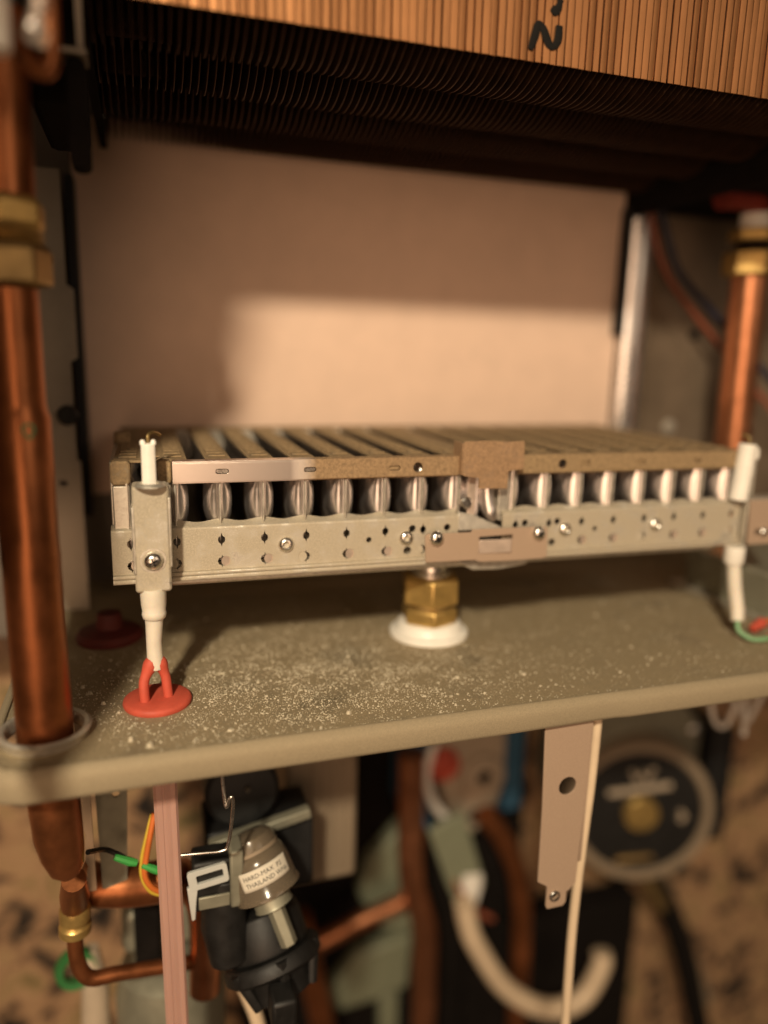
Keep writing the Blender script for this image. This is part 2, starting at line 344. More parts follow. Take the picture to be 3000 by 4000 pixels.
# scribbled pen mark on the front tabs
mk = [[(136.6, 185.6), (138.0, 189.6), (139.2, 193.6), (141.2, 192.6), (143.2, 188.8), (145.4, 187.6), (147.0, 190.0), (147.2, 194.4)], [(143.8, 199.4), (145.4, 198.6), (146.6, 200.2), (147.0, 202.4)]]
for st in mk:
    q = spline([(x, -20.75, z) for x, z in st], 6); g = G(); g.tube(q, [1.0 + .5 * abs(math.sin(i * .21)) for i in range(len(q))], 8, flat=.18); g.build('pen_stroke', 'ink', hx)

# ================================================================== BURNER
P = 16.0
SX = [P * i + (-6.4 if i > 8 else 0) for i in range(18) if i != 9]
bu = thing('gas_burner', (134, 60, -1), 'galvanised steel atmospheric burner with a dusty slotted top', 'burner')
def keyhole(x, z): return [(x + dx, z + dz) for dx, dz in ((0, 2.9), (.35, 1.5), (1.15, .95), (1.35, 0), (1.1, -.95), (.35, -1.5), (0, -2.7), (-.35, -1.5), (-1.1, -.95), (-1.35, 0), (-1.15, .95), (-.35, 1.5))]
extra = [(89.2, 10.9, 1.15), (192.5, 10.5, 1.15), (107.4, 14.6, 1.5), (122.5, 14.4, 1.5), (158.0, 14.6, 1.5), (173.5, 14.6, 1.5), (105.5, 5.6, 1.7), (171.5, 5.4, 1.7)]
RIV = [56.1, 104.8, 177.5, 223.8]
def lower_rail(x0, x1, endfold):
    holes = []; tabs = []
    for i, x in enumerate(SX):
        if not (x0 + 1.5 < x < x1 - 2): continue
        holes.append(keyhole(x, 14.0))
        if any(abs(x - ex) < 3.0 and abs(ez - 5.5) < 2 for ex, ez, _ in extra): continue
        d = 1 if i % 3 != 1 else -1
        holes.append([(x + d * (-1.7 + .0), 5.6 + 0)] [:0] + [(x - 1.6 * d + q[0] * d, 5.8 + q[1]) for q in ((0, 0), (.5, 1.2), (1.5, 1.7), (1.6, 2.6), (1.9, 1.8), (3.3, 1.9), (4.4, 1.3), (4.7, 0), (4.4, -1.3), (3.3, -1.9), (1.9, -1.9), (1.6, -2.6), (1.5, -1.8), (.5, -1.2))])
        tabs.append((x, d))
    for ex, ez, er in extra:
        if x0 + 2 < ex < x1 - 2: holes.append(circ(ex, ez, er, 14))
    g = G(); g.plate([(x0, 2.6), (x1, 2.6), (x1, 18.4), (x0, 18.4)], holes, .8, FXZ(.4))
    # folded top flange with scalloped rear edge, and rolled bottom lip
    n = int((x1 - x0) / 1.6); v = []; f = []
    sec = [(0, 18.4), (.25, 19.05), (.9, 19.35), (2.0, 19.5), (5.0, 20.3)]
    for j in range(n + 1):
        x = x0 + (x1 - x0) * j / n; sc = .55 * math.cos(2 * math.pi * (x / P))
        for k, (y, z) in enumerate(sec): v.append((x, y, z + (sc + .25 if k == 4 else 0)))
        v.append((x, 5.4, 19.6 + sc)); v.append((x, 1.6, 18.4)); v.append((x, .8, 18.0))
    m = 8
    for j in range(n):
        for k in range(m - 1): f.append((j * m + k, j * m + k + 1, (j + 1) * m + k + 1, (j + 1) * m + k))
    g.add(v, f)
    for (ya, yb, za, zb) in (((-1.6, .8, 1.2, 2.7)), ((-1.7, 1.0, -.6, 1.15))):
        out = rrect(ya, yb, za, zb, .55, 3); g.prism(out, lambda u, v, w: (w, u, v), x0, x1)
    r = g.build('front_rail', 'galv_rail', bu, smooth=35)
    for x, d in tabs:
        t = G(); t.prism(circ(0, 0, 2.0, 14, 1.9), lambda u, v, w: (u, w, v), -.25, .25)
        t.xform(Matrix.Translation((x + d * 1.6, .38, 5.8)) @ Matrix.Rotation(math.radians(10 * d), 4, 'Z')); t.build('knockout_tab', 'tab' if d > 0 else 'galv_rail', r)
    for x in RIV:
        if x0 < x < x1:
            G().ring((x, 0, 10.9), (0, -1, 0), [(1.15, -.3), (1.2, 1.1), (1.7, 1.6), (2.5, 1.3), (3.1, .3), (3.1, -.1)], 24).build('rivet', 'chrome', r)
    return r
lower_rail(-6.5, 127.4, 1); lower_rail(147.5, 270.6, 0)
# end tab of the left rail, seen left of the clamp
G().box(-6.3, -5.4, .9, 7, -.4, 18.2).build('rail_end', 'galv_rail', bu, bevel=.2)
# lower carrier plate under the rail and floor of the burner
g = G(); g.prism([(4, -3.6), (4.8, -4), (60, -4), (60, 2.4), (4, 2.4)], lambda u, v, w: (w, u, v), 13.4, 262); g.build('gas_manifold', 'galv', bu, bevel=.6)
G().box(-5, 268, 5.2, 120, 2.6, 4.2).build('floor_plate', 'galv', bu)
G().box(-5, 268, 118.4, 120, 4.4, 42).build('rear_plate', 'galv', bu)
g = G(); g.prism([(128, -1.2), (166, -1.0), (160, -4.6), (148, -5.8), (136, -5.4)], FXZ(4), -2, 10); g.build('manifold_boss', 'galv', bu, bevel=.6)
# blades
def blade_mesh(x0):
    # pressed two-half blade: narrow seam nose, venturi bulge behind it, flat body to the rear, wider crown on top
    g = G()
    pl = [(4.4, .3, 0), (5.0, .8, 0), (5.6, 1.0, .25), (5.8, 1.1, .9), (6.3, 1.2, 1.7), (7.1, 1.3, 2.4), (8.2, 1.4, 3.0), (9.6, 1.5, 3.4), (11.4, 1.7, 3.5), (14, 2.0, 3.2), (18, 2.5, 2.6), (22, 2.7, 2.1), (28, 2.8, 1.5), (36, 2.8, 1.0), (118, 2.8, 1.0)]
    lev = [(5, 0), (14, 0), (17.5, .35), (19.5, .7), (22, .93), (25, 1), (28.5, 1), (31.5, .93), (34, .7), (36, .35), (38, .1), (39.6, 0), (42.4, 0)]
    v = []; f = []; m = 2 * len(pl)
    for z, b in lev:
        ex = {39.6: 1.6, 42.4: 1.9}.get(z, 0)
        lp = [(x0 - (hw + bu_ * b + ex * min(1, (y - 3.6) / 4)), y + (1.5 * ex if y < 20 else 0)) for y, hw, bu_ in pl]
        v += [(x, y, z) for x, y in lp] + [(2 * x0 - x, y, z) for x, y in reversed(lp)]
    for i in range(len(lev) - 1):
        for k in range(m):
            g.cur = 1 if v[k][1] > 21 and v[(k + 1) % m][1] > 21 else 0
            g.add([v[i * m + k], v[i * m + (k + 1) % m], v[(i + 1) * m + (k + 1) % m], v[(i + 1) * m + k]], [(0, 1, 2, 3)])
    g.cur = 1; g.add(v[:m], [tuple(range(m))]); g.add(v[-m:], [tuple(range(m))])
    return g
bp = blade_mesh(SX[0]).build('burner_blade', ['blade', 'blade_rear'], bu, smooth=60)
fl = G().box(SX[0] - .24, SX[0] + .24, 2.0, 5.4, 17.5, 37).build('seam_flange', 'galv', bp, bevel=.15)
g = G(); g.box(SX[0] - 4.7, SX[0] + 4.7, 5.8, 119, 42.5, 43.5)
for k in range(13): g.box(SX[0] - 3.2, SX[0] + 3.2, 12 + k * 8.2, 15.2 + k * 8.2, 43.5, 44.1)
ts = g.build('ribbed_top', 'top_dust', bp, bevel=.25)
for x in SX[1:]:
    c = bp.copy(); COL.objects.link(c); c.parent = bu; c.location.x = (x - SX[0]) * MM
    for q in (fl, ts): d = q.copy(); COL.objects.link(d); d.parent = c
# two pilot blades in the middle, one leaning out
for dx in (137.2,):
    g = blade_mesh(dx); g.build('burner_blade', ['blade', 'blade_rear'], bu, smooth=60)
    G().box(dx - 4.5, dx + 4.5, 6, 119, 42.5, 43.5).build('ribbed_top', 'top_dust', bu)
# top rails
def top_rail(x0, x1, m, slots, holes):
    hl = [rrect(x - 2.4, x + 2.4, z - .95, z + .95, .9) for x, z in slots] + [circ(x, 39.5, 2.0, 18) for x in holes]
    g = G(); g.plate([(x0, 36.0), (x1, 36.0), (x1, 42.9), (x0, 42.9)], hl, .7, FXZ(.35))
    g.plate([(x0, .1), (x1, .1), (x1, 5.6), (x0, 5.6)], [rrect(x - 2.6, x + 2.6, 2.6, 3.7, .4) for x in [s + 8 for s in SX] if x0 + 3 < x < x1 - 3], .7, FXY(43.2))
    g.box(x0, x1, .9, 2.6, 35.4, 36.0)
    r = g.build('top_rail', m, bu, bevel=.18, smooth=35)
    for x, z in slots:
        t = G(); t.prism(rrect(x - 2.3, x + 2.3, z - .85, z + .85, .8), FXZ(1.1), -.35, .3); t.build('pressed_dimple', 'chrome' if x < 70 else 'rail_dust', r, bevel=.25)
    return r
top_rail(15.2, 126.4, 'rail_shiny', [(32.7, 39.7), (65.4, 39.6), (99.2, 39.4)], [108.9])
top_rail(153.4, 271.5, 'rail_dust', [(185.1, 39.6), (213, 39.5), (243, 39.5)], [174.1])
# top frame sides + rear bar
G().box(-5.5, 271.5, 119.2, 124, 42.6, 43.9).build('rear_bar', 'top_dust', bu, bevel=.3)
G().box(-6.2, -4.4, 6, 119, 12, 43).build('side_plate', 'galv', bu, bevel=.3)
G().box(269.6, 271.4, 6, 119, 12, 43).build('side_plate', 'galv', bu, bevel=.3)
G().box(-1, 14.8, 18, 119, 42.6, 43.4).build('corner_plate', 'top_dust', bu, bevel=.3)
# rounded end caps by the electrode
for x0, x1, y0, y1 in ((-5.9, 1.0, 1.0, 9), (9.5, 15.0, 1.0, 9)):
    g = G(); g.prism(rrect(x0, x1, 35.2, 44.0, 1.8, 5), FXZ(0), y0, y1); g.build('end_cap', 'top_dust', bu, bevel=.7)
    g = G(); g.prism([(x0 + .4, 2), (x1 - .4, 2), (x1 - .4, 7), (x0 + .4, 7)], lambda u, v, w: (u, v, w), 18.6, 35.1); g.build('corner_post', 'galv', bu, bevel=.6)
    G().box(x1 - 1.9, x1 - 1.3, 1.0, 6, 18.8, 36).build('seam_flange', 'galv', bu)
G().tube([(-3, 62, 30), (-3, 62, 48)], [3.5, 3.3], 14).build('rear_post', 'top_dust', bu, bevel=.4)
# centre: ignition-bridge shield and joining plate
g = G(); g.prism([(126.6, 36.4), (126.6, 49.4), (127.0, 49.9), (135, 50.2), (147, 49.7), (152.9, 49.9), (153.4, 49.4), (153.8, 38.2), (146.8, 37.6), (146.8, 30.4), (133.9, 30.7), (133.9, 35.0), (127.4, 36.0)], FXZ(-3.6), -.35, .35)
g.build('pilot_shield', 'pilot', bu, bevel=.2)
G().box(126.3, 127.2, -3.2, 6, 36.3, 49.2).build('shield_return', 'pilot', bu, bevel=.2)
jp = G(); jp.plate([(111.6, 12.2), (112.6, 13.0), (131.8, 12.7), (132.4, 13.9), (151, 13.7), (165.8, 13.6), (167.0, 12.6), (167.3, .6), (166, -.2), (150, -.4), (136, 0), (134, .9), (112.2, 1.2)],
                   [[(135.3, 3.4), (150.6, 3.2), (150.6, 11.0), (135.3, 10.6)]], .9, FXZ(-3.4))
jp = jp.build('joining_plate', 'pilot_low', bu, bevel=.2)
t = G(); t.prism([(135.4, 0), (149.6, -.9), (150.2, -.4), (150.2, 2.6), (149.7, 2.6), (149.6, -.3), (135.4, .55)], lambda u, v, w: (u, -3.9 + v, w), 3.5, 9.2); tb = t.build('bent_tab', 'tab', jp, bevel=.2)
G().lathe((147.3, -4.4, 6.2), (0, -1, 0), [(.85, -.4), (.85, .12)], 12).build('tab_hole', 'ink', tb)
def screw(x, y, z, r, par, ax=(0, -1, 0)):
    s_ = G().lathe((x, y, z), ax, [(r * 1.02, 0), (r, r * .25), (r * .86, r * .55), (r * .55, r * .78), (r * .2, r * .84)], 22).build('screw', 'chrome', par, smooth=60)
    for a in (25, 115):
        c, s = math.cos(math.radians(a)), math.sin(math.radians(a)); L_, W_ = r * .5, r * .09
        q = [(x + u * c - v_ * s, z + u * s + v_ * c) for u, v_ in ((-L_, -W_), (L_, -W_), (L_, W_), (-L_, W_))]
        G().prism(q, FXZ(y - r * .84), -.06, .25).build('drive_slot', 'ink', s_)
    return s_
screw(116.2, -3.8, 11.2, 3.1, jp); screw(162.4, -3.8, 11.0, 3.0, jp)
# gusset between the two rails
g = G(); g.add([(127.6, 1.2, 20.4), (133.6, 1.4, 19.2), (146.8, .2, 13.6), (147.4, .2, 12.6), (128.0, .2, 12.6), (127.6, .2, 13.4),
                (127.6, 2.2, 20.4), (133.6, 2.4, 19.2), (146.8, 1.2, 13.6), (147.4, 1.2, 12.6), (128.0, 1.2, 12.6), (127.6, 1.2, 13.4)],
               [(0, 1, 2, 3, 4, 5), (11, 10, 9, 8, 7, 6)] + [(i, (i + 1) % 6, 6 + (i + 1) % 6, 6 + i) for i in range(6)]); g.build('gusset', 'galv', bu, bevel=.25)
G().lathe((130.8, 1.0, 24.2), (0, -1, 0), [(2.4, -1), (2.4, .6), (1.8, 1.2)], 18).build('pilot_jet', 'chrome', bu)
g = G(); g.prism(rrect(131.9, 135.2, 17.5, 35.4, .6), FXZ(2.2), -.4, .4); g.build('pilot_post', 'tab', bu, bevel=.3)
g = G(); q = [(141.5, 5, 35.5), (141.8, 5, 28), (142.6, 4, 21), (144.4, 2.6, 15.5)]; g.tube(spline(q, 6), [3.1] * 13 + [3.2, 3.1, 2.9, 2.4, 1.8, 1.3], 16); g.build('pilot_tube', 'blade', bu)
g = G(); g.prism(rrect(146.2, 150.8, 15.5, 35.4, 1.2), FXZ(3.0), -.5, 4); g.build('pilot_post', 'galv', bu, bevel=.4)
# small rear foot
G().tube([(221, 95, -4), (221, 95, -25)], 2.4, 12).build('foot_post', 'galv', bu)
G().lathe((221, 95, -30), (0, 0, 1), [(6, 0), (6, 5), (3, 6)], 16).build('rubber_foot', 'black_rub', bu)

# ================================================================== ELECTRODES
e1 = thing('ignition_electrode', (7, -10, -29), 'white ceramic electrode in a steel clamp with a milky boot above the red grommet', 'electrode')
g = G(); g.prism(rrect(1.2, 13.4, -.8, 37.2, 1.3, 4), FXZ(-8), -4.2, 6.0); cl = g.build('clamp', 'galv_rail', e1, bevel=.9)
G().ring((7.3, -12.1, 37.2), (0, 0, 1), [(3.0, 0), (3.2, .9), (4.0, 1.2), (4.8, .6), (5.2, 0)], 24).build('clamp_throat', 'galv', cl)
G().box(.8, 1.9, -12.4, -3, 6, 30).build('clamp_ear', 'galv', cl, bevel=.4); G().box(12.9, 13.9, -12, 0, 8, 33).build('clamp_ear', 'galv', cl, bevel=.4)
screw(7.4, -12.2, 10.9, 3.3, cl)
G().ring((7.4, -12.15, 10.9), (0, -1, 0), [(3.5, -.1), (3.7, .25), (4.4, .25), (4.6, -.1)], 26).build('washer', 'galv', cl)
g = G(); g.prism([(-2.6, -1.6), (-.9, -2.5), (.9, -2.5), (2.6, -1.6), (2.6, 1.6), (.9, 2.5), (-.9, 2.5), (-2.6, 1.6)], lambda u, v, w: (7.2 + u * (1 - .002 * w), -8.6 + v, w), 30, 51.4)
cer = g.build('ceramic', 'porcelain', e1, bevel=.5)
for dx in (-1.7, 1.8): G().lathe((7.2 + dx, -9.4, 51.0), (0, 0, 1), [(1.0, 0), (.95, 1.1), (.5, 1.7)], 12).build('ceramic_nib', 'porcelain', cer)
G().tube(spline([(7.4, -7, 50), (7.4, -6.4, 53.8), (9.2, -4, 54.6), (11.4, 0, 53.2)], 5), .6, 8).build('spark_wire', 'brass_dull', e1)
g = G(); g.lathe((6.9, -9, -.9), (.01, 0, -1), [(4.4, -1), (4.5, .2), (4.35, 5.0), (4.0, 7.5), (4.1, 7.7), (4.25, 8.6), (4.0, 10.0), (3.5, 10.4)], 28); g.build('collar', 'boot', e1, smooth=50)
g = G(); g.tube([(6.9, -9, -10), (6.8, -9, -14), (6.5, -9.2, -20), (6.6, -9.4, -25), (6.8, -9.6, -28), (6.9, -9.7, -30.2)], [3.3, 3.0, 2.7, 2.8, 2.95, 2.6], 24); g.build('boot', 'boot', e1, smooth=60)

gr = thing('grommet', (6.9, -9.5, T), 'bright red rubber grommet with two arms seated in the tray', 'grommet')
g = G(); n_ = 40
g.lathe((6.9, -9.5, T + .05), (0, 0, 1), [(11.9, 0), (12.2, .9), (11.9, 1.9), (11.0, 2.5), (5, 2.7), (.2, 2.6)], n_); g.build('disc', 'red', gr, smooth=60)
G().tube(spline([(2.6, -12.5, T + 2), (2.4, -12.2, T + 6), (2.6, -11.4, T + 10), (4.6, -10.2, T + 14.5), (6.2, -9.6, T + 17)], 5), [1.8] * 12 + [1.9, 2.1, 2.4, 2.6, 2.7, 2.7, 2.6, 2.5, 2.4], 12).build('arm', 'red', gr, smooth=60)
G().tube(spline([(10.8, -10.5, T + 2), (10.4, -10.2, T + 6), (10.0, -9.8, T + 10), (8.6, -9.6, T + 14.5), (7.4, -9.5, T + 17)], 5), [1.75] * 12 + [1.8, 2.0, 2.3, 2.5, 2.6, 2.6, 2.5, 2.4, 2.3], 12).build('arm', 'red', gr, smooth=60)

e2 = thing('ignition_electrode', (272, 0, -40), 'white ceramic electrode with a green wire at the burner end opposite the red grommet', 'electrode')
g = G(); g.tube([(266.5, -2, 21), (267.6, -2, 34), (268.4, -2, 47)], [4.2, 4.2, 4.0], 18); cer = g.build('ceramic', 'porcelain', e2, bevel=.4)
G().lathe((273.2, -1, 42.5), (0, 0, 1), [(2.4, -2.5), (2.6, 0), (2.2, 2.4), (1, 3.2)], 14).build('ceramic_nib', 'porcelain', cer)
G().tube([(269, -2, 46), (269.6, -1, 50), (268, 2, 51)], .6, 8).build('spark_wire', 'brass_dull', e2)
g = G(); g.plate([(273, 21), (291, 20.5), (291, .5), (289, -.5), (274, -.5)], [circ(279, 5.5, 1.6)], 1, FXZ(-3)); cl = g.build('clamp', 'pilot_low', e2, bevel=.2)
G().box(266, 291.2, -3.4, 4, 20.8, 21.8).build('clamp_top', 'galv', cl, bevel=.2)
G().box(288, 291, -4.2, -3.1, -1, 20.6).build('clamp_edge', 'galv', cl, bevel=.2)
G().box(271.6, 272.6, -3, 5, -1.5, 20.6).build('clamp_edge', 'galv', cl, bevel=.2)
screw(282, -3.6, 5.5, 2.3, cl)
G().box(279.6, 280.8, 4, 10, 21.9, 42).build('clamp_prong', 'galv', cl, bevel=.3)
G().tube([(267.6, -3, -1), (267.5, -3, -8), (267.6, -3, -9.5)], [4.6, 4.7, 3.6], 18).build('collar', 'porcelain', e2)
G().tube([(267.8, -3, -9), (268.2, -5, -20), (267.6, -9, -30), (266.5, -11, -35)], [3.2, 3.2, 3.2, 2.9], 16).build('boot', 'boot', e2)
G().tube(spline([(266.5, -11, -34), (266, -13, -38.6), (269, -17, -41.4), (273, -19, -41.6), (277, -19, -41.6), (282, -18, -41.2)], 6), 1.15, 10).build('lead', 'greenwire', e2)
for (a, b, lb) in (((277.5, -10, -39.8), (290, -5, -38.6), 'red insulated wire connector with its tip towards the green lead'), ((279.5, -18.6, -41.2), (292, -17, -41.0), 'red insulated wire connector joined onto the green lead')):
    c = thing('wire_connector', (a[0], a[1], T), lb, 'connector', 'red connectors on the tray')
    A, B = Vector(a), Vector(b); d = (B - A).normalized()
    G().lathe(a, d, [(1.2, 0), (2.0, .3), (2.1, 5), (2.5, 5.5), (2.6, 9), (1.9, 9.5)], 14).build('sleeve', 'red', c)
    G().tube([A + d * 9, B + Vector((8, 1, 0))], 1.1, 8).build('wire', 'orange', c)
mb = thing('metal_box', (330, 10, T), 'grey metal box on the tray beside the green electrode lead', 'box')
G().box(300, 372, 2, 66, T + .1, -20).build('box_body', 'grey', mb, bevel=1.5)
G().box(294, 380, -14, 72, T + .2, T + 2).build('base_flange', 'galv', mb, bevel=.5)
G().lathe((312, 1.9, -33), (0, -1, 0), [(2.2, 0), (2.2, 1), (1.2, 1.6)], 14).build('screw', 'chrome', mb)

# ================================================================== GAS INLET
gi = thing('gas_inlet', (128.5, 31, T), 'brass hex gas inlet fitting on a white flanged washer below the burner', 'fitting')
G().lathe((128.5, 31, T + .05), (0, 0, 1), [(18, 0), (18.4, 1.2), (17.8, 2.4), (15.8, 2.8), (15.2, 3.4), (14.6, 6.0), (13.5, 6.8), (6, 6.8)], 44).build('washer', 'white_pl', gi, smooth=45)
G().lathe((128.5, 31, T + 6.8), (0, 0, 1), [(12, 0), (13.4, .8), (13.4, 6.6), (12, 7.6), (10.5, 7.7)], 6, rot=.35).build('lower_nut', 'brass', gi, bevel=.7, smooth=20)
G().lathe((128.5, 31, T + 14.5), (0, 0, 1), [(11, 0), (11, 1.4)], 24).build('thread', 'brass_dull', gi)
G().lathe((128.5, 31, T + 15.9), (0, 0, 1), [(12.4, 0), (14, .9), (14, 12.0), (12.5, 13), (9, 13.2)], 6, rot=.25).build('upper_nut', 'brass', gi, bevel=.8, smooth=20)
G().lathe((128.5, 31, T + 29), (0, 0, 1), [(9.4, 0), (9.4, 1.6), (7.4, 2.2), (7.0, 10.2)], 24).build('stub_pipe', 'chrome', gi)

# ================================================================== PIPES ABOVE THE TRAY
cp = thing('copper_pipe', (-29, -25, -97), 'thick tarnished copper pipe with a brass union passing down through the tray', 'pipe')
g = G(); g.tube([(-29.3, -25, 99), (-29.3, -25, 66), (-29.3, -25, 63.5), (-29.3, -25, 61.5), (-29.3, -25, 20), (-29.2, -25, 18), (-29.2, -25, 15), (-28.9, -25, -46), (-27.4, -25, -80), (-26.5, -25, -88), (-25.4, -25, -94), (-24.6, -25, -97)],
                 [7.6, 7.6, 7.9, 8.6, 8.6, 8.7, 8.6, 8.8, 8.0, 7.2, 5.8, 3.4], 36); pb = g.build('pipe_body', 'copper_pipe', cp, smooth=50)
G().tube([(-28.6, -25, 122), (-28.2, -25, 150), (-27.6, -25, 172)], 7.9, 32).build('upper_pipe', 'copper_pipe', cp)
G().lathe((-29, -25, 99.5), (0, 0, 1), [(9, 0), (11.8, .8), (11.8, 10), (10.8, 12), (10, 12.2)], 6, rot=.2).build('union_nut', 'brass_dull', cp, bevel=.8, smooth=20)
G().lathe((-29, -25, 111.8), (0, 0, 1), [(9.6, 0), (9.9, .4), (9.4, .9), (9.9, 1.4), (9.4, 1.9), (9.9, 2.4), (9.4, 2.9), (9.8, 3.6)], 28).build('thread', 'brass_dull', cp)
G().lathe((-29, -25, 115.5), (0, 0, 1), [(9.8, 0), (11.3, .7), (11.3, 7), (10.0, 8.6), (8.2, 9)], 6, rot=.5).build('collar_nut', 'brass', cp, bevel=.8, smooth=20)
# green ring mark drawn on the pipe
q = []
for k in range(21):
    a = 2 * math.pi * k / 20; u = 1.5 * math.cos(a) + .3 * math.sin(2 * a); vz = 58.2 + 2.1 * math.sin(a)
    th = -math.pi / 2 + .38 + u / 8.6; q.append((-29.3 + 8.72 * math.cos(th), -25 + 8.72 * math.sin(th), vz))
G().tube(q, .33, 6, cap=False).build('ring_mark', 'greenink', pb)
tp = thing('white_hose', (-22, -62, 152), 'white hose end with a bright steel nut above the copper pipe union', 'hose')
G().tube([(-24.2, -62, 150), (-24.2, -62, 172)], 4.4, 20).build('hose_body', 'white_pl', tp, bevel=.6)
G().lathe((-15.4, -58, 153.6), (.3, -.5, 1), [(1.5, 0), (3.1, .6), (3.3, 4.4), (2.4, 5.2), (2.0, 14)], 6).build('steel_nut', 'chrome', tp, bevel=.3)
G().tube(spline([(-18.6, -55, 152.6), (-16, -52, 150.4), (-12.4, -50, 153), (-12, -50, 172)], 5), 2.2, 12).build('copper_bend', 'copper_pipe', tp)

rp = thing('copper_pipe', (339, 85, T), 'clean copper pipe with a brass union beside the steel corner rail', 'pipe')
G().tube([(341, 85, T - 1), (340.6, 85, 38), (340.4, 85, 40), (338.2, 85, 131)], [9.8, 9.8, 9.8, 9.8], 32).build('pipe_body', 'copper_pipe2', rp)
G().lathe((340.6, 85, 60), (0, 0, 1), [(9.9, 0), (10.8, .8), (10.8, 2.5), (9.9, 3.3)], 28).build('swage_ring', 'copper_pipe2', rp)
G().lathe((338, 85, 131), (0, 0, 1), [(12.5, 0), (15, .8), (15, 13), (13, 14)], 6, rot=.3).build('union_nut', 'brass', rp, bevel=.8, smooth=20)
G().lathe((338, 85, 145), (0, 0, 1), [(9.5, 0), (9.5, 4.5)], 24).build('thread', 'soot', rp)
G().lathe((338, 85, 149.5), (0, 0, 1), [(11, 0), (13.5, .8), (13.5, 6.5), (10, 7.5)], 6, rot=.3).build('collar_nut', 'brass', rp, bevel=.8, smooth=20)
G().tube([(338, 85, 157), (337.5, 85, 165)], [8.4, 8.0], 24).build('ferrule', 'white_pl', rp)
G().tube(spline([(337, 85, 163), (336, 83, 168), (330, 82, 171.5), (318, 82, 171.5), (310, 82, 170.8)], 5), [6.4] * 8 + [6.6] * 13, 16).build('rubber_elbow', 'red_dark', rp)
tag(G().tube(spline([(300, 122, 176), (305, 120, 160), (316, 118, 136), (336, 116, 118), (356, 112, 100), (372, 108, 84), (395, 100, 60), (410, 96, 40)], 6), 2.2, 10).build('wire', 'bluewire'), 'dark blue wire sagging behind the clean copper pipe', 'wire')
tag(G().tube(spline([(296, 126, 176), (301, 124, 156), (312, 123, 134), (334, 122, 112), (351, 120, 96), (366, 116, 80), (392, 106, 52), (412, 100, 36)], 6), 1.9, 10).build('wire', 'rustwire'), 'rust-red wire running along the dark blue wire', 'wire')

# far-left dim red grommet behind the pipe
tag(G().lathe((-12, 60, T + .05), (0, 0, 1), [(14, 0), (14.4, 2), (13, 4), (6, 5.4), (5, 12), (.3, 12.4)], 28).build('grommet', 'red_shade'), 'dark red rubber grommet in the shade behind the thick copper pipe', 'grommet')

# ================================================================== UNDER THE TRAY
tag(G().prism([(-4.3, -1.2), (-3.2, -2.2), (-1.4, -2.25), (-1.1, -2.05), (-.5, -2.05), (-.2, -2.3), (1.0, -2.3), (1.4, -2.1), (2.0, -2.1), (2.3, -2.25), (3.4, -2.2), (4.3, -1.2), (4.3, 1.6), (-4.3, 1.6)],
              lambda u, v, w: (8.2 + (w + 73) * -.014 * .7 + u, -15 + v, w), -240, -48).build('silicone_tube', 'tube', smooth=30), 'ribbed pinkish silicone tube hanging straight down under the red grommet', 'tube')
tag(G().tube(spline([(27.4, -30, -52), (27.6, -30, -64), (28.3, -30.5, -74.5), (28.9, -31, -76.6), (29.9, -31.4, -73.4), (30.7, -31.4, -72.6), (31.1, -31, -75.5), (30.7, -30, -82.5), (29.3, -30, -92), (27.2, -30, -94.6), (20, -29.6, -94.4), (12.6, -29, -94.2)], 6), .62, 10).build('wire_clip', 'chrome'),
    'bent steel wire clip hanging from the tray above the black sensor', 'clip')
# sensor
ax = Vector((.30, -.40, -.866)).normalized(); o0 = Vector((39.5, 0, -110))
se = thing('pressure_sensor', (45, -8, -185), 'black pressure sensor with a smoky cap and paper label below the wire clip', 'sensor')
G().lathe(o0, ax, [(2.34, -.6), (6.43, .2), (9.36, 2), (10.06, 4.5), (10.18, 7.5), (11.23, 8.6), (12.05, 11), (12.40, 14), (12.52, 22), (13.34, 23.2), (13.34, 24.4), (11.70, 24.6), (10.53, 23.0), (5.85, 22.4)], 40).build('cap', 'smoke', se, smooth=40)
G().lathe(o0, ax, [(7.60, 2.2), (8.42, 6), (8.66, 20)], 24).build('inner_core', 'grey', se)
# curved label + print
def onlabel(ang, h, r):
    up = Vector((1, 0, 0)); a1 = (up - ax * up.dot(ax)).normalized(); a2 = ax.cross(a1)
    return o0 + ax * h + (a1 * math.cos(ang) + a2 * math.sin(ang)) * r
fa = math.atan2((Vector((-.1, -1, .1))).dot(ax.cross((Vector((1, 0, 0)) - ax * ax.x).normalized())), Vector((-.1, -1, .1)).dot((Vector((1, 0, 0)) - ax * ax.x).normalized()))
sgn = 1 if onlabel(fa + .3, 15, 11).x > onlabel(fa - .3, 15, 11).x else -1
def lab_r(h): return 10.35 + (h - 11) * .03 + (.12 if h > 13 else 0) + .28
g = G(); v = []; f = []; nA = 24; hs_ = [11.6, 13.0, 14.5, 16.0, 17.5, 19.0]
for i in range(nA + 1):
    a = fa + sgn * (-.62 + 1.75 * i / nA)
    for h in hs_: v.append(onlabel(a, h, 12.7))
m = len(hs_)
for i in range(nA):
    for k in range(m - 1): f.append((i * m + k, i * m + k + 1, (i + 1) * m + k + 1, (i + 1) * m + k))
g.add(v, f); lb = g.build('paper_label', 'paper', se, smooth=60); sm = lb.modifiers.new('solid', 'SOLIDIFY'); sm.thickness = .00012; sm.offset = 0
def text_on(txt, h0, size, a0, par):
    c = bpy.data.curves.new('t', 'FONT'); c.body = txt; c.size = size; c.resolution_u = 2; o = bpy.data.objects.new('t', c); me = o.to_mesh(); g = G()
    g.add([onlabel(fa + sgn * (a0 + p.co.x / 12.8), h0 - p.co.y, 12.86) for p in me.vertices], [tuple(p.vertices) for p in me.polygons])
    o.to_mesh_clear(); bpy.data.objects.remove(o); bpy.data.curves.remove(c); g.build('lettering', 'ink', par, smooth=0)
